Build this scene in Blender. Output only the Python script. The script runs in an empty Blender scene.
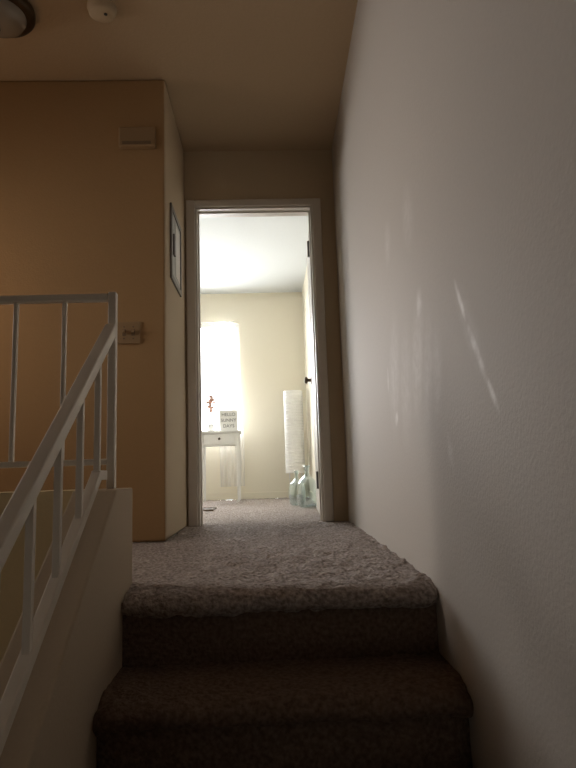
import bpy, bmesh, math, random
from mathutils import Vector, Matrix, noise
random.seed(4)
sc = bpy.context.scene
sc.view_settings.view_transform = 'Standard'

# ------------------------------------------------------------ materials
def mat(name, col, rough=0.6, metal=0.0, bump=0.0, scale=50.0, var=0.0, col2=None, detail=3, dist=.004, spec=.5):
    m = bpy.data.materials.new(name); m.use_nodes = True
    nt = m.node_tree; b = nt.nodes['Principled BSDF']
    b.inputs['Base Color'].default_value = (*col, 1)
    b.inputs['Roughness'].default_value = rough
    b.inputs['Metallic'].default_value = metal
    b.inputs['Specular IOR Level'].default_value = spec
    geo = nt.nodes.new('ShaderNodeNewGeometry')
    n = nt.nodes.new('ShaderNodeTexNoise'); n.inputs['Scale'].default_value = scale; n.inputs['Detail'].default_value = detail
    nt.links.new(geo.outputs['Position'], n.inputs['Vector'])
    if bump:
        bp = nt.nodes.new('ShaderNodeBump'); bp.inputs['Strength'].default_value = bump; bp.inputs['Distance'].default_value = dist
        nt.links.new(n.outputs['Fac'], bp.inputs['Height']); nt.links.new(bp.outputs['Normal'], b.inputs['Normal'])
    c2 = col2 if col2 else tuple(max(0, c*(1-var)) for c in col)
    r = nt.nodes.new('ShaderNodeValToRGB')
    r.color_ramp.elements[0].position = 0.35; r.color_ramp.elements[1].position = 0.65
    r.color_ramp.elements[0].color = (*c2, 1); r.color_ramp.elements[1].color = (*col, 1)
    nt.links.new(n.outputs['Fac'], r.inputs['Fac']); nt.links.new(r.outputs['Color'], b.inputs['Base Color'])
    return m

M = {}
M['wall_r'] = mat('paint_offwhite', (.49,.445,.395), .75, bump=.25, scale=110, var=.03, spec=.3)
M['wall_l'] = mat('paint_warm_lit', (.42,.27,.135), .8, bump=.2, scale=110, var=.03, spec=.2)  # warm, dim light on the loft wall is put into this colour
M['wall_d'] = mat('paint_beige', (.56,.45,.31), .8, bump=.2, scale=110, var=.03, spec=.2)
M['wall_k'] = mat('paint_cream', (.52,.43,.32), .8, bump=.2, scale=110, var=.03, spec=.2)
M['wall_g'] = mat('paint_cream_brightened', (.82,.68,.42), .8, bump=.2, scale=110, var=.03, spec=.2)  # knee wall cream lightened in the paint, as its face lies in shadow
M['wall_b'] = mat('paint_bedroom', (.84,.79,.66), .85, bump=.1, scale=110, var=.02, spec=.2)
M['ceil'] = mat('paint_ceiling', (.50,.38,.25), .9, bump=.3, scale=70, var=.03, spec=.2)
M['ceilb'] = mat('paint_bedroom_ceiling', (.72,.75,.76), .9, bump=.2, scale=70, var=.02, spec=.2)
M['trim'] = mat('white_gloss_trim', (.72,.67,.60), .4, var=.03, scale=8)
M['rail'] = mat('white_enamel_metal', (.72,.67,.59), .5, var=.04, scale=12, bump=.05)
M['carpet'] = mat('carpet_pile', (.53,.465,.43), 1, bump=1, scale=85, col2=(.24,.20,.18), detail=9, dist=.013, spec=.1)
M['carpet2'] = mat('stair_carpet_shaded', (.205,.145,.11), 1, bump=1, scale=85, col2=(.115,.08,.06), detail=9, dist=.010, spec=.1)  # landing carpet again, darkened to hold the shade on the stairs
M['plate'] = mat('ivory_plastic', (.35,.24,.135), .6, var=.03, scale=10, spec=.2)
M['slot'] = mat('beige_slot', (.20,.135,.08), .6, var=.1)
M['dark'] = mat('dark_plastic', (.03,.03,.03), .5, var=.1)
M['bronze'] = mat('bronze', (.11,.08,.055), .35, metal=.8, var=.3, scale=20)
M['steel'] = mat('aged_steel', (.12,.11,.10), .45, metal=.6, var=.2, scale=20)
M['frost'] = mat('frosted_glass', (.33,.29,.24), .25, var=.05, scale=6)
M['door'] = mat('door_paint', (.60,.57,.52), .5, var=.02, scale=6)
M['furn'] = mat('white_furniture', (.78,.78,.76), .4, var=.03, scale=10)
M['paper'] = mat('rice_paper', (.88,.88,.86), .9, var=.05, scale=60, bump=.2)
M['rose'] = mat('rose_metal', (.60,.38,.30), .5, metal=.1, var=.3, scale=90)
M['black'] = mat('grey_letters', (.13,.13,.13), .6, var=.1)
M['panelm'] = mat('pale_grey_metal', (.42,.40,.36), .5, var=.05, scale=15)
M['panelf'] = mat('dark_grey_frame', (.20,.18,.155), .5, var=.05, scale=15)

def mixmat(name, mk):
    m = bpy.data.materials.new(name); m.use_nodes = True; nt = m.node_tree
    for n in list(nt.nodes): nt.nodes.remove(n)
    mk(nt, nt.nodes.new('ShaderNodeOutputMaterial')); return m
def _sheer(nt,o):
    d = nt.nodes.new('ShaderNodeBsdfDiffuse'); t = nt.nodes.new('ShaderNodeBsdfTranslucent')
    tr = nt.nodes.new('ShaderNodeBsdfTransparent'); a = nt.nodes.new('ShaderNodeMixShader'); b = nt.nodes.new('ShaderNodeMixShader')
    w = nt.nodes.new('ShaderNodeTexNoise'); w.inputs['Scale'].default_value = 300
    mr = nt.nodes.new('ShaderNodeMapRange'); mr.inputs['To Min'].default_value=.3; mr.inputs['To Max'].default_value=.5
    d.inputs['Color'].default_value=(.9,.89,.87,1); t.inputs['Color'].default_value=(.95,.95,.94,1)
    a.inputs['Fac'].default_value=.5
    nt.links.new(d.outputs[0],a.inputs[1]); nt.links.new(t.outputs[0],a.inputs[2])
    nt.links.new(w.outputs['Fac'],mr.inputs['Value']); nt.links.new(mr.outputs[0],b.inputs['Fac'])
    nt.links.new(a.outputs[0],b.inputs[1]); nt.links.new(tr.outputs[0],b.inputs[2]); nt.links.new(b.outputs[0],o.inputs['Surface'])
M['sheer'] = mixmat('sheer_fabric',_sheer)
def _pane(nt,o):
    g = nt.nodes.new('ShaderNodeBsdfGlossy'); tr = nt.nodes.new('ShaderNodeBsdfTransparent'); a = nt.nodes.new('ShaderNodeMixShader')
    g.inputs['Roughness'].default_value=.05; a.inputs['Fac'].default_value=.05
    nt.links.new(tr.outputs[0],a.inputs[1]); nt.links.new(g.outputs[0],a.inputs[2]); nt.links.new(a.outputs[0],o.inputs['Surface'])
M['pane'] = mixmat('window_glass',_pane)
def _jug(nt,o):
    g = nt.nodes.new('ShaderNodeBsdfGlossy'); tr = nt.nodes.new('ShaderNodeBsdfTransparent'); a = nt.nodes.new('ShaderNodeMixShader')
    tr.inputs['Color'].default_value=(.90,.94,.945,1); g.inputs['Color'].default_value=(.93,.98,1,1)
    g.inputs['Roughness'].default_value=.05; lw=nt.nodes.new('ShaderNodeLayerWeight'); lw.inputs['Blend'].default_value=.35
    nt.links.new(lw.outputs['Facing'],a.inputs['Fac'])
    nt.links.new(tr.outputs[0],a.inputs[1]); nt.links.new(g.outputs[0],a.inputs[2]); nt.links.new(a.outputs[0],o.inputs['Surface'])
M['glass'] = mixmat('clear_blue_glass',_jug)

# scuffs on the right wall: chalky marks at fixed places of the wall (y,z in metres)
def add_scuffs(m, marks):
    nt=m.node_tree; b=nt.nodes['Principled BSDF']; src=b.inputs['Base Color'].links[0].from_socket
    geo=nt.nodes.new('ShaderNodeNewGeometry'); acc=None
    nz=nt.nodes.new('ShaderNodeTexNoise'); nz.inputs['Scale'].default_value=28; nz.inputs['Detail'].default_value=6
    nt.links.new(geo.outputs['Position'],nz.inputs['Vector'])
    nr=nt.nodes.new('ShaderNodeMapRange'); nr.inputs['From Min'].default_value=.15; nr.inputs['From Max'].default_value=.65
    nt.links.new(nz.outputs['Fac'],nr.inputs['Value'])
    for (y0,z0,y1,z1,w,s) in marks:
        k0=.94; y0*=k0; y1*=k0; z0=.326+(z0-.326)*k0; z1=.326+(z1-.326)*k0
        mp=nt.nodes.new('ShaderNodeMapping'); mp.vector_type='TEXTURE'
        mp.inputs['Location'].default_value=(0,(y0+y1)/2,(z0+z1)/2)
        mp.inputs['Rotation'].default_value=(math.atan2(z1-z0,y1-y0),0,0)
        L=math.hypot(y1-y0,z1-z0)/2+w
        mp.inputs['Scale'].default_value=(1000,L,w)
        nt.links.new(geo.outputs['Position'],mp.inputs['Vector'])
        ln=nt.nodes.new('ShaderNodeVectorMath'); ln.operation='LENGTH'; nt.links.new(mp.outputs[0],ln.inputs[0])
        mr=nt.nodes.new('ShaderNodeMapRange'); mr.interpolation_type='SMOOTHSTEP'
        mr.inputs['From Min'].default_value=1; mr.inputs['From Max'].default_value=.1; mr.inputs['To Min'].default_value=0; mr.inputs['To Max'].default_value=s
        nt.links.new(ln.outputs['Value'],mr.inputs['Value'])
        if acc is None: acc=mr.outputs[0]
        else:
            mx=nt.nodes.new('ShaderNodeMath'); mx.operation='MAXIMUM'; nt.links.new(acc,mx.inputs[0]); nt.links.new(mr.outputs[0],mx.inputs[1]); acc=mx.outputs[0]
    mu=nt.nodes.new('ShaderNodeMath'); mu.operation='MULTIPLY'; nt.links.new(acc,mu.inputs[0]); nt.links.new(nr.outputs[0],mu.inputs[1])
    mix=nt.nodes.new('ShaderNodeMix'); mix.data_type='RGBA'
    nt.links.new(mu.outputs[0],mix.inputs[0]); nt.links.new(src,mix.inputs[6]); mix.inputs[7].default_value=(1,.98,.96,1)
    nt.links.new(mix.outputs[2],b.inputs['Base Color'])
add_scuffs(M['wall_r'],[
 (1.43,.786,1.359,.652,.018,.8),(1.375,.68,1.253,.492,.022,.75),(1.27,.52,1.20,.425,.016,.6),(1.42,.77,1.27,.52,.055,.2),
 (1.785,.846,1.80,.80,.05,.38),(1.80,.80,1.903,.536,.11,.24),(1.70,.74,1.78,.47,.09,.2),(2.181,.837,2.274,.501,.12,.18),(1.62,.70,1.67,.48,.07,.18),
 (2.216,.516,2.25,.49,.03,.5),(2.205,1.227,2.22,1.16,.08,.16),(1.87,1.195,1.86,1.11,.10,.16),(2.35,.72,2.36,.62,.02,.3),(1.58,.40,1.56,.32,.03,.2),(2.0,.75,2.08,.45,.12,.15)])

# ------------------------------------------------------------ mesh builder
WO = {}
class MB:
    def __init__(s): s.bm = bmesh.new()
    def box(s, x0,x1,y0,y1,z0,z1):
        r = bmesh.ops.create_cube(s.bm, size=1)
        for v in r['verts']:
            v.co = Vector(((x0+x1)/2+v.co.x*(x1-x0), (y0+y1)/2+v.co.y*(y1-y0), (z0+z1)/2+v.co.z*(z1-z0)))
        return s
    def prism(s, pts, z0, z1):
        A=[s.bm.verts.new((x,y,z0)) for x,y in pts]; B=[s.bm.verts.new((x,y,z1)) for x,y in pts]; n=len(pts)
        s.bm.faces.new(A[::-1]); s.bm.faces.new(B)
        for i in range(n): s.bm.faces.new((A[i],A[(i+1)%n],B[(i+1)%n],B[i]))
        return s
    def beam(s, a, b, w, h, up=Vector((0,0,1))):
        a=Vector(a); b=Vector(b); d=(b-a).normalized(); side=d.cross(up)
        if side.length<1e-4: side=Vector((1,0,0))
        side.normalize(); u=side.cross(d)
        vs=[]
        for p in (a,b):
            for sx,sz in ((-1,-1),(1,-1),(1,1),(-1,1)):
                vs.append(s.bm.verts.new(p+side*sx*w/2+u*sz*h/2))
        for f in ((0,1,2,3),(7,6,5,4),(0,4,5,1),(1,5,6,2),(2,6,7,3),(3,7,4,0)):
            s.bm.faces.new([vs[i] for i in f])
        return s
    def lathe(s, prof, c, axis='Z', n=40):
        rings=[]
        for r,h in prof:
            ring=[]
            for i in range(n):
                a=2*math.pi*i/n
                if axis=='Z': p=(c[0]+r*math.cos(a), c[1]+r*math.sin(a), c[2]+h)
                elif axis=='X': p=(c[0]+h, c[1]+r*math.cos(a), c[2]+r*math.sin(a))
                else: p=(c[0]+r*math.cos(a), c[1]+h, c[2]+r*math.sin(a))
                ring.append(s.bm.verts.new(p))
            rings.append(ring)
        for A,B in zip(rings,rings[1:]):
            for i in range(n): s.bm.faces.new((A[i],A[(i+1)%n],B[(i+1)%n],B[i]))
        s.bm.faces.new(rings[0][::-1]); s.bm.faces.new(rings[-1])
        return s
    def grid(s, fn, nu, nv):
        g=[[s.bm.verts.new(fn(i/nu,j/nv)) for j in range(nv+1)] for i in range(nu+1)]
        for i in range(nu):
            for j in range(nv):
                s.bm.faces.new((g[i][j],g[i+1][j],g[i+1][j+1],g[i][j+1]))
        return s
    def done(s, name, m, parent=None, origin=None, smooth=False, bevel=0, recalc=True, **props):
        if recalc: bmesh.ops.recalc_face_normals(s.bm, faces=s.bm.faces)
        if origin is None:
            xs=[v.co for v in s.bm.verts]
            origin=Vector(((min(v.x for v in xs)+max(v.x for v in xs))/2,(min(v.y for v in xs)+max(v.y for v in xs))/2,min(v.z for v in xs)))
        origin=Vector(origin)
        for v in s.bm.verts: v.co-=origin
        me=bpy.data.meshes.new(name); s.bm.to_mesh(me); s.bm.free()
        me.materials.append(m)
        ob=bpy.data.objects.new(name,me); sc.collection.objects.link(ob)
        if smooth:
            for p in me.polygons: p.use_smooth=True
        WO[ob.name]=origin
        if parent:
            ob.parent=parent; ob.location=origin-WO[parent.name]
        else: ob.location=origin
        if bevel:
            bv=ob.modifiers.new('bev','BEVEL'); bv.width=bevel; bv.segments=3; bv.limit_method='ANGLE'
        for k,v in props.items(): ob[k]=v
        return ob
def empty(name, loc, label, category, **props):
    e=bpy.data.objects.new(name,None); e.empty_display_size=.1; sc.collection.objects.link(e)
    e.location=loc; WO[e.name]=Vector(loc); e['label']=label; e['category']=category
    for k,v in props.items(): e[k]=v
    return e
S=dict(kind='structure')
ZC=2.44; XR=.487; XL=-.50; YC=2.95; YD=3.69; YB=6.9
def xr(y): return XR-.013*(YD-min(y,YD))

# ------------------------------------------------------------ shell
MB().prism([(xr(-3),-3),(XR,YD),(XR+.12,YD),(XR+.12,-3)],-3,ZC).done('wall_right',M['wall_r'],label='long off-white textured wall with scuff marks',**S)
wl=MB().prism([(-3,YC),(XL,YC),(XL,YD),(XL-.12,YD),(XL-.12,YC+.12),(-3,YC+.12)],0,ZC).done('wall_loft',M['wall_l'],bevel=.012,label='wall behind the guard railing turning to the doorway, warm dim light in its paint',**S)
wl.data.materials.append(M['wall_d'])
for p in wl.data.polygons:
    if p.normal.x>.9: p.material_index=1  # side face paler: the light it catches is in its paint
OX0,OX1,OH=-.432,.338,2.045
b=MB(); b.box(-3,OX0,YD,YD+.12,0,ZC); b.box(OX1,XR,YD,YD+.12,0,ZC); b.box(OX0,OX1,YD,YD+.12,OH,ZC)
b.done('wall_doorway',M['wall_d'],label='end wall holding the bedroom doorway',**S)
b=MB(); b.box(-3,OX0-.06,YD+.12,YD+.13,0,ZC); b.box(OX1+.06,XR,YD+.12,YD+.13,0,ZC); b.box(OX0-.06,OX1+.06,YD+.12,YD+.13,OH+.06,ZC)
b.done('wall_bedroom_front',M['wall_b'],**S)
MB().box(.47,.59,YD+.13,YB,0,ZC).done('wall_bedroom_right',M['wall_b'],**S)
MB().box(-3.12,-3,YD+.13,YB,0,ZC).done('wall_bedroom_left',M['wall_b'],**S)
WX0,WX1,WZ0,WZ1=-1.45,-.30,.76,2.07
b=MB(); b.box(-3,WX0,YB,YB+.14,0,ZC); b.box(WX1,.59,YB,YB+.14,0,ZC); b.box(WX0,WX1,YB,YB+.14,0,WZ0); b.box(WX0,WX1,YB,YB+.14,WZ1,ZC)
b.done('wall_bedroom_back',M['wall_b'],**S)
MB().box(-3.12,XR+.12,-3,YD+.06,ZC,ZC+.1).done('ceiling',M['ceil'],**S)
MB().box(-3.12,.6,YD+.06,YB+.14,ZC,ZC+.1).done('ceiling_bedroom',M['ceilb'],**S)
LY0,LY1,LZ0,LZ1=1.95,2.85,.95,2.05
b=MB(); b.box(-3.12,-3,-3,LY0,-3,ZC); b.box(-3.12,-3,LY1,YD+.13,-3,ZC); b.box(-3.12,-3,LY0,LY1,-3,LZ0); b.box(-3.12,-3,LY0,LY1,LZ1,ZC)
b.done('wall_left',M['wall_l'],**S)
BX0,BX1,BZ0,BZ1=-2.5,-.8,-1.5,-.3
b=MB(); b.box(-3.12,BX0,-3.12,-3,-3,ZC); b.box(BX1,XR+.12,-3.12,-3,-3,ZC); b.box(BX0,BX1,-3.12,-3,-3,BZ0); b.box(BX0,BX1,-3.12,-3,BZ1,ZC)
b.done('wall_behind',M['wall_k'],**S)
MB().box(-3.12,XR+.12,-3.12,1.83,-3.1,-3).done('floor_lower',M['carpet2'],**S)
MB().box(-3.12,XR+.12,1.835,YB+.14,-.30,-.014).done('floor_slab',M['trim'],**S)
MB().box(-.41,XR+.10,1.745,1.83,-3,-.02).done('wall_under_landing',M['wall_k'],**S)

def window(name,x0,x1,y,z0,z1,axis,sg=1):
    b=MB(); w=.04
    def bx(a0,a1,c0,c1,d=.05):
        p,q=sorted((y+sg*.03,y+sg*(.03+d)))
        if axis=='Y': b.box(a0,a1,p,q,c0,c1)
        else: b.box(p,q,a0,a1,c0,c1)
    bx(x0,x0+w,z0,z1); bx(x1-w,x1,z0,z1); bx(x0+w,x1-w,z0,z0+w); bx(x0+w,x1-w,z1-w,z1)
    mid=(x0+x1)/2-.08; bx(mid-.02,mid+.02,z0+w,z1-w,.04)
    o=b.done(name,M['furn'],bevel=.004,label='white-framed sliding window full of daylight',**S)
    g=MB(); p,q=sorted((y+sg*.05,y+sg*.054))
    if axis=='Y': g.box(x0+w,x1-w,p,q,z0+w,z1-w)
    else: g.box(p,q,x0+w,x1-w,z0+w,z1-w)
    g.done('pane',M['pane'],parent=o)
    return o
window('window_1',WX0,WX1,YB,WZ0,WZ1,'Y')
window('window_2',LY0,LY1,-3.0,LZ0,LZ1,'X',-1)
window('window_added',BX0,BX1,-3.0,BZ0,BZ1,'Y',-1)  # window added behind the camera to let fill light in

# ------------------------------------------------------------ knee walls
SL=.76; YF=1.64; KT=.286
def kz(y): return KT if y>=YF else KT-SL*(YF-y)
b=MB(); prof=[(1.83,-3),(1.83,KT),(YF,KT),(-1.2,kz(-1.2)),(-1.2,-3)]
A=[b.bm.verts.new((-.53,y,z)) for y,z in prof]; B=[b.bm.verts.new((-.41,y,z)) for y,z in prof]
b.bm.faces.new(A); b.bm.faces.new(B[::-1])
for i in range(5): b.bm.faces.new((A[i],B[i],B[(i+1)%5],A[(i+1)%5]))
b.done('wall_stair_knee',M['wall_k'],bevel=.006,label='sloping cream knee wall beside the stairs',**S)
MB().box(-3,-.53,1.72,1.83,-3,KT).done('wall_guard_knee',M['wall_g'],label='low cream knee wall under the guard railing, light put into its paint',**S)

# ------------------------------------------------------------ carpet
def cn(x,y,z,s=1.0):
    p=Vector((x,y,z))
    return s*(.0075*noise.noise(p*26)+.0075*noise.noise(p*8)+.0042*noise.noise(p*60))
NY=1.67; RI=.19; TR=.25
def nose_profile(y0,z0,yb,low,step=.008):
    pts=[]
    n=int((abs(low)-.06)/step)
    for i in range(n+1): pts.append((y0+.035, z0+low+(abs(low)-.06)*i/max(1,n)))
    for i in range(1,13):
        a=-math.pi/2+math.pi*i/12
        pts.append((y0+.035-.035*math.cos(a), z0-.032+.030*math.sin(a)))
    n=int((yb-y0-.035)/step)
    for i in range(1,n+1): pts.append((y0+.035+(yb-y0-.035)*i/n, z0))
    return pts
def strip(bb, pts, x0, s=1.0):
    nx=108; cols=[]
    for i in range(nx+1):
        u=i/nx; row=[]
        for j,(y,z) in enumerate(pts):
            x1=xr(y)-.001; x=x0+(x1-x0)*u
            e=max(0,1-min(x-x0,x1-x)/.05)**2
            a=pts[max(0,j-1)]; c=pts[min(len(pts)-1,j+1)]
            t=Vector((0,c[0]-a[0],c[1]-a[1])).normalized(); nrm=Vector((0,-t.z,t.y))
            d=cn(x,y,z,s)
            near=max(0,1-abs(y-pts[0][0]+.01)/.07)
            row.append(bb.bm.verts.new((x,y+nrm.y*d+.022*e*near,z+nrm.z*d-.014*e*near*(1 if j>8 else 0))))
        cols.append(row)
    for A,B in zip(cols,cols[1:]):
        for j in range(len(A)-1): bb.bm.faces.new((A[j],B[j],B[j+1],A[j+1]))
b=MB(); strip(b, nose_profile(NY,0,1.85,-.064), -.409)
def flat(x0,x1,y0,y1,s=.012):
    nu=max(1,int((x1-x0)/s)); nv=max(1,int((y1-y0)/s))
    b.grid(lambda u,v:(lambda X,Y:(X,Y,cn(X,Y,0)))(x0+(x1-x0)*u,y0+(y1-y0)*v),nu,nv)
flat(XL,XR-.004,1.84,3.75,.008); flat(-3,XL,1.83,YC,.03); flat(-3,.47,3.75,YB,.02)
b.done('floor',M['carpet'],smooth=True,recalc=False,label='shaggy grey-beige wall-to-wall carpet of the landing',**S)
st=empty('staircase',(0.04,1.6,-3),'carpeted stairs climbing to the landing, shade in the carpet colour','stairs')
for k in range(1,9):
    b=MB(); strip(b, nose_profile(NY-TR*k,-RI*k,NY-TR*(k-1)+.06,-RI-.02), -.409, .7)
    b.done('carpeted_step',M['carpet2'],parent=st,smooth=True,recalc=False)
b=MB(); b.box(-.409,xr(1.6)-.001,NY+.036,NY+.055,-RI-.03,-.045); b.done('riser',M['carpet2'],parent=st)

# ------------------------------------------------------------ railing
XP=-.465
def rz(y): return .761-.78*(1.765-y)
rail=empty('stair_railing',(XP,1.79,KT),'white painted metal railing sloping down along the stairs','railing')
MB().beam((XP,1.772,rz(1.772)),(XP,-1.0,rz(-1.0)),.032,.034).done('top_rail',M['rail'],parent=rail,bevel=.004)
MB().beam((XP,YF+.06,KT+.04),(XP,YF-.01,KT+.04),.026,.026).beam((XP,YF,KT+.04),(XP,-1.0,kz(-1.0)+.04),.026,.026).done('bottom_rail',M['rail'],parent=rail,bevel=.003)
for k in range(1,15):
    y=1.79-.149*k
    if y<-.9: break
    MB().box(XP-.008,XP+.008,y-.008,y+.008,kz(y)+.045,rz(y)-.01).done('baluster',M['rail'],parent=rail,bevel=.002)
g=empty('guard_railing',(-1.6,1.79,KT),'white painted metal guard railing along the landing edge','railing')
MB().box(XP-.012,XP+.012,1.776,1.802,KT,.885).done('post',M['rail'],parent=g,bevel=.003)
MB().box(-2.98,XP-.012,1.775,1.803,.858,.88).done('top_rail',M['rail'],parent=g,bevel=.004)
MB().box(-2.98,XP-.012,1.777,1.801,.356,.374).done('bottom_rail',M['rail'],parent=g,bevel=.003)
for k in range(1,17):
    x=XP-.147*k
    MB().box(x-.0065,x+.0065,1.783,1.797,.37,.86).done('baluster',M['rail'],parent=g,bevel=.002)

# ------------------------------------------------------------ doorway trim and door
cw=.057
b=MB()
for (yy0,yy1) in ((YD-.016,YD),(YD+.13,YD+.146)):
    b.box(OX0-cw,OX0,yy0,yy1,0,OH+cw-.01); b.box(OX1,OX1+cw,yy0,yy1,0,OH+cw-.01); b.box(OX0,OX1,yy0,yy1,OH,OH+cw-.01)
b.done('trim_1',M['trim'],bevel=.005,label='white painted door casing',**S)
b=MB(); b.box(OX0,OX0+.012,YD,YD+.13,0,OH); b.box(OX1-.012,OX1,YD,YD+.13,0,OH); b.box(OX0+.012,OX1-.012,YD,YD+.13,OH-.012,OH)
b.box(OX0+.012,OX0+.02,YD+.05,YD+.085,0,OH-.012); b.box(OX1-.02,OX1-.012,YD+.05,YD+.085,0,OH-.012); b.box(OX0+.02,OX1-.02,YD+.05,YD+.085,OH-.02,OH-.012)
b.done('trim_2',M['trim'],bevel=.002,label='white door jamb and stop',**S)
DX0,DX1,DY0,DY1=.330,.364,YD+.15,YD+.15+.72
door=MB().box(DX0,DX1,DY0,DY1,.02,2.025).done('door_1',M['door'],bevel=.003,origin=(DX0,DY0,.02),label='white interior door standing open',**S)
b=MB()
for (a,c) in ((.2,.75),(.95,1.3),(1.4,1.85)):
    for (p,q) in ((.09,.32),(.40,.63)):
        b.box(DX0-.004,DX0+.002,DY0+p,DY0+q,a,c); b.box(DX1-.002,DX1+.004,DY0+p,DY0+q,a,c)
b.done('panel',M['door'],parent=door,bevel=.003)
for s,x in ((-1,DX0),(1,DX1)):
    MB().lathe([(.03,0),(.03,s*.006),(.012,s*.008),(.012,s*.03),(.024,s*.036),(.027,s*.046),(.02,s*.056),(.008,s*.058)],(x,DY1-.06,1.0),'X',28).done('knob',M['bronze'],parent=door,smooth=True,label='dark bronze round door knob')
for z in (.25,1.80):
    b=MB(); b.box(DX0-.006,DX0-.001,DY0-.012,DY0+.04,z-.05,z+.05); b.lathe([(.010,0),(.010,.11)],(DX0-.011,DY0-.012,z-.055),'Z',14)
    b.done('hinge',M['steel'],parent=door,label='dark metal hinge')
door.rotation_euler=(0,0,math.radians(-2.5))
b=MB(); b.box(-3,.47,YB-.014,YB,0,.075); b.done('baseboard_back',M['wall_b'],bevel=.003,**S)
b=MB(); b.box(.456,.47,YD+.16,YB-.014,0,.075); b.done('baseboard_right',M['wall_b'],bevel=.003,**S)

# ------------------------------------------------------------ wall and ceiling fittings
cx=-.642;cz=2.085
e=empty('door_chime',(cx,YC,cz-.055),'beige plastic door chime box on the loft wall','door chime')
MB().box(cx-.095,cx+.095,YC-.04,YC,cz-.055,cz+.055).done('cover',M['plate'],parent=e,bevel=.006)
b=MB(); b.box(cx-.075,cx+.075,YC-.0415,YC-.0395,cz-.045,cz-.027)
b.done('grille',M['slot'],parent=e)
sx,sz=-.685,1.035
e=empty('light_switch',(sx,YC,sz-.057),'beige double toggle light switch plate on loft wall','light switch')
MB().box(sx-.058,sx+.058,YC-.006,YC,sz-.057,sz+.057).done('plate',M['plate'],parent=e,bevel=.003)
for d in (-.023,.023):
    MB().box(sx+d-.009,sx+d+.009,YC-.0075,YC-.005,sz-.016,sz+.018).done('toggle_slot',M['slot'],parent=e)
    MB().box(sx+d-.006,sx+d+.006,YC-.020,YC-.0075,sz-.002,sz+.014).done('toggle',M['plate'],parent=e,bevel=.002)
    for q in (-.03,.03): MB().lathe([(.003,0),(.003,-.002)],(sx+d,YC-.006,sz+q),'Y',10).done('screw',M['steel'],parent=e)
py0,py1,pz0,pz1=3.09,3.46,1.37,1.80
e=empty('electrical_panel',(XL,3.27,pz0),'grey metal electrical panel with dark frame in the short wall','electrical panel')
b=MB(); w=.03
b.box(XL,XL+.012,py0,py0+w,pz0,pz1); b.box(XL,XL+.012,py1-w,py1,pz0,pz1); b.box(XL,XL+.012,py0+w,py1-w,pz0,pz0+w); b.box(XL,XL+.012,py0+w,py1-w,pz1-w,pz1)
b.done('frame',M['panelf'],parent=e,bevel=.003)
MB().box(XL,XL+.006,py0+w,py1-w,pz0+w,pz1-w).done('panel_door',M['panelm'],parent=e,bevel=.002)
MB().box(XL+.006,XL+.018,py0+w+.03,py0+w+.08,(pz0+pz1)/2-.06,(pz0+pz1)/2+.06).done('latch',M['panelf'],parent=e,bevel=.003)
b=MB(); b.box(XL+.006,XL+.009,py0+w+.13,py1-w-.03,pz0+w+.03,pz1-w-.03); b.done('inset',M['trim'],parent=e,bevel=.001)
c=(-1.16,2.44,ZC)
e=empty('ceiling_light',c,'flush ceiling light with bronze ring and frosted glass dome','ceiling light')
MB().lathe([(.02,0),(.15,0),(.155,-.01),(.155,-.03),(.148,-.04),(.125,-.045)],c,n=56).done('ring',M['bronze'],parent=e,smooth=True)
MB().lathe([(.120,-.035),(.118,-.05),(.105,-.075),(.085,-.092),(.055,-.105),(.015,-.11)],c,n=56).done('glass_shade',M['frost'],parent=e,smooth=True)
MB().lathe([(.004,-.108),(.012,-.11),(.012,-.12),(.004,-.127)],c,n=20).done('finial',M['bronze'],parent=e,smooth=True)
c=(-.70,2.45,ZC)
e=empty('smoke_detector',c,'round ivory smoke detector on the ceiling','smoke detector')
MB().lathe([(.01,0),(.066,0),(.066,-.008),(.06,-.012),(.058,-.03),(.045,-.038),(.01,-.04)],c,n=40).done('housing',M['wall_d'],parent=e,smooth=True)
MB().lathe([(.002,-.039),(.008,-.04),(.008,-.043),(.002,-.044)],(c[0]+.02,c[1]-.01,ZC),n=14).done('test_button',M['dark'],parent=e)

# ------------------------------------------------------------ bedroom things
tx0,tx1,ty0,ty1=-.72,-.30,6.36,6.66
e=empty('console_table',(-.51,6.51,0),'small white side table with one drawer and slim legs','side table')
MB().box(tx0-.015,tx1+.015,ty0-.015,ty1+.015,.735,.757).done('tabletop',M['furn'],parent=e,bevel=.004)
MB().box(tx0+.01,tx1-.01,ty0+.01,ty1-.01,.60,.735).done('body',M['furn'],parent=e,bevel=.002)
dr=MB().box(tx0+.045,tx1-.045,ty0-.004,ty0+.01,.618,.72).done('drawer',M['furn'],parent=e,bevel=.003)
MB().lathe([(.006,0),(.006,-.012),(.014,-.018),(.013,-.026),(.004,-.029)],((tx0+tx1)/2,ty0-.004,.67),'Y',20).done('knob',M['bronze'],parent=dr,smooth=True)
for lx in (tx0+.018,tx1-.018):
    for ly in (ty0+.018,ty1-.018):
        b=MB(); vs=[]
        for z,hw in ((0.004,.010),(.735,.018)):
            for a,d in ((-1,-1),(1,-1),(1,1),(-1,1)): vs.append(b.bm.verts.new((lx+a*hw,ly+d*hw,z)))
        for f in ((3,2,1,0),(4,5,6,7),(0,1,5,4),(1,2,6,5),(2,3,7,6),(3,0,4,7)): b.bm.faces.new([vs[i] for i in f])
        b.done('leg',M['furn'],parent=e,bevel=.002)
e=empty('tabletop_sign',(-.41,6.44,.757),'small white block sign with black lettering on the side table','sign')
MB().box(-.51,-.315,6.42,6.455,.758,.985).done('board',M['paper'],parent=e,bevel=.003)
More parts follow.
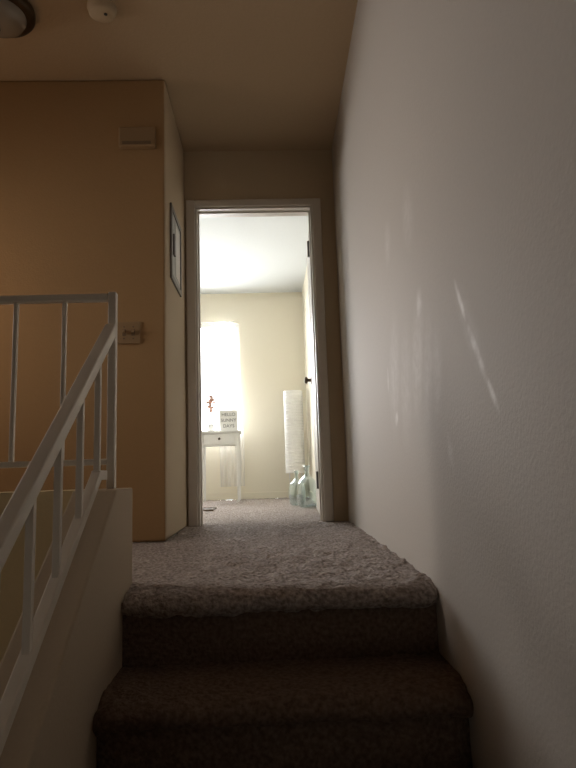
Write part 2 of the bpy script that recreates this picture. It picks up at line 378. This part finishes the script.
for i,t in enumerate(('HELLO','SUNNY','DAYS')):
    cu=bpy.data.curves.new('lettering','FONT'); cu.body=t; cu.size=.05; cu.extrude=.0008; cu.align_x='CENTER'
    o=bpy.data.objects.new('lettering',cu); sc.collection.objects.link(o); bpy.context.view_layer.update()
    dg=bpy.context.evaluated_depsgraph_get(); me=bpy.data.meshes.new_from_object(o.evaluated_get(dg)); bpy.data.objects.remove(o)
    me.materials.clear(); me.materials.append(M['black'])
    o=bpy.data.objects.new('lettering',me); sc.collection.objects.link(o); o.parent=e
    o.rotation_euler=(math.pi/2,0,0); o.location=Vector((-.4125,6.4185,.918-i*.062))-Vector(e.location)
ox,oy,oz=-.61,6.48,.758
e=empty('flower_ornament',(ox,oy,oz),'rose-coloured dried flower on a thin stem in a small pot','ornament')
MB().lathe([(.03,0),(.036,.01),(.04,.05),(.03,.075),(.022,.085)],(ox,oy,oz),n=24).done('pot',M['furn'],parent=e,smooth=True)
MB().lathe([(.004,.08),(.004,.2),(.003,.3)],(ox,oy,oz),n=10).done('stem',M['rose'],parent=e)
b=MB()
for i in range(30):
    a=random.uniform(0,6.28); r=random.uniform(0,.045); h=.22+random.uniform(0,.17)
    r*= (1-abs(h-.305)/.11)+.2
    bmesh.ops.create_icosphere(b.bm,subdivisions=1,radius=random.uniform(.014,.022),matrix=Matrix.Translation((ox+r*math.cos(a),oy+r*math.sin(a),oz+h)))
b.done('blossom',M['rose'],parent=e)
def cur(u,v):
    z=2.08-1.93*v
    xl=-.58+.04*v; xe=-.375+.115*min(1,v*1.4)**1.5-.03*max(0,v-.7)
    return (xl+(xe-xl)*u, 6.84+.006*math.sin(u*22+v*1.5), z)
e=empty('curtain',(-.4,6.84,.13),'sheer white curtain hanging beside the window','curtain')
MB().grid(cur,110,60).done('fabric',M['sheer'],parent=e,smooth=True)
MB().lathe([(.006,0),(.006,1.11)],(-1.46,6.845,2.076),'X',14).done('curtain_rod',M['furn'],parent=e,smooth=True)
lx,ly=.30,6.5
e=empty('floor_lamp',(lx,ly,0),'tall pleated white rice paper floor lamp','floor lamp')
b=MB(); prof=[]
for i in range(61):
    z=.28+.90*i/60; prof.append((.108 if i%2 else .104,z))
b.lathe([(.02,.28)]+prof+[(.02,1.18)],(lx,ly,0),n=28); b.done('paper_shade',M['paper'],parent=e)
b=MB()
for i in range(4):
    a=math.pi/4+i*math.pi/2; b.beam((lx+.09*math.cos(a),ly+.09*math.sin(a),.004),(lx+.09*math.cos(a),ly+.09*math.sin(a),.30),.006,.006)
b.done('frame',M['furn'],parent=e)
def jug(x,y,r,h,label):
    e=empty('glass_jug',(x,y,.010),label,'glass jug')
    o=[(r*.7,0),(r*.92,.012),(r,.04),(r*1.06,h*.25),(r*1.06,h*.40),(r*.98,h*.53),(r*.78,h*.64),(r*.48,h*.71),(r*.27,h*.76),(r*.23,h*.82),(r*.22,h*.94),(r*.32,h*.95),(r*.32,h)]
    i=[(max(.004,p-.005),q) for p,q in reversed(o)]
    i[-1]=(r*.6,.008)
    MB().lathe(o+i,(x,y,.010),n=36).done('bottle',M['glass'],parent=e,smooth=True)
jug(.322,4.95,.085,.34,'large clear bluish glass demijohn on the carpet')
jug(.248,5.22,.07,.30,'smaller clear bluish glass jug beside the demijohn')
e=empty('floor_vent',(-.47,5.15,0),'dark slotted metal floor vent set in the carpet','vent')
b=MB(); b.box(-.60,-.46,5.0,5.012,.002,.016); b.box(-.60,-.46,5.29,5.302,.002,.016)
for i in range(11): b.box(-.60+i*.0128,-.594+i*.0128,5.012,5.29,.002,.014)
b.done('grille',M['bronze'],parent=e)

# ------------------------------------------------------------ lights
def area(name,loc,target,sx,sy,power,col,spread=180):
    l=bpy.data.lights.new(name,'AREA'); l.shape='RECTANGLE'; l.size=sx; l.size_y=sy; l.energy=power; l.color=col; l.spread=math.radians(spread)
    o=bpy.data.objects.new(name,l); sc.collection.objects.link(o); o.location=loc
    o.rotation_euler=(Vector(target)-Vector(loc)).to_track_quat('-Z','Y').to_euler(); return o
area('daylight_bedroom',((WX0+WX1)/2,YB+.5,1.6),((WX0+WX1)/2,YB-1,1.35),1.6,1.7,225,(.98,.99,1))
area('daylight_loft',(-3.3,2.35,1.6),(.48,2.15,.85),.7,.6,7.5,(1,.93,.86),68)
area('added_fill_behind',((BX0+BX1)/2,-3.3,(BZ0+BZ1)/2),(-1.2,1.7,-.3),1.9,1.4,8,(1,.88,.70))  # added fill from low behind, brightens railing and guard knee wall
p=bpy.data.lights.new('added_warm_glow','POINT'); p.energy=4.2; p.color=(1,.55,.20); p.shadow_soft_size=.12  # added point light to warm the loft wall, no lamp stands there
po=bpy.data.objects.new('added_warm_glow',p); sc.collection.objects.link(po); po.location=(-1.95,2.5,1.15)
# the sky is set much brighter towards the bedroom window so that it blows out
w=bpy.data.worlds.new('World'); sc.world=w; w.use_nodes=True; nt=w.node_tree; bg=nt.nodes['Background']
bg.inputs[0].default_value=(.95,.98,1,1)
tc=nt.nodes.new('ShaderNodeTexCoord'); sp=nt.nodes.new('ShaderNodeSeparateXYZ'); mr=nt.nodes.new('ShaderNodeMapRange')
mr.inputs['From Min'].default_value=.2; mr.inputs['From Max'].default_value=.9; mr.inputs['To Min'].default_value=.3; mr.inputs['To Max'].default_value=8
nt.links.new(tc.outputs['Generated'],sp.inputs[0]); nt.links.new(sp.outputs['Y'],mr.inputs['Value']); nt.links.new(mr.outputs[0],bg.inputs[1])

# ------------------------------------------------------------ camera
cam=bpy.data.cameras.new('camera'); co=bpy.data.objects.new('camera',cam); sc.collection.objects.link(co)
cam.sensor_width=36; cam.lens=27.66; cam.clip_start=.02
co.matrix_world=Matrix.Translation((0,0,.326)) @ Matrix.Rotation(math.radians(-2.2),4,'Z') @ Matrix.Rotation(math.radians(98.2),4,'X') @ Matrix.Rotation(-.033,4,'Z')
sc.camera=co
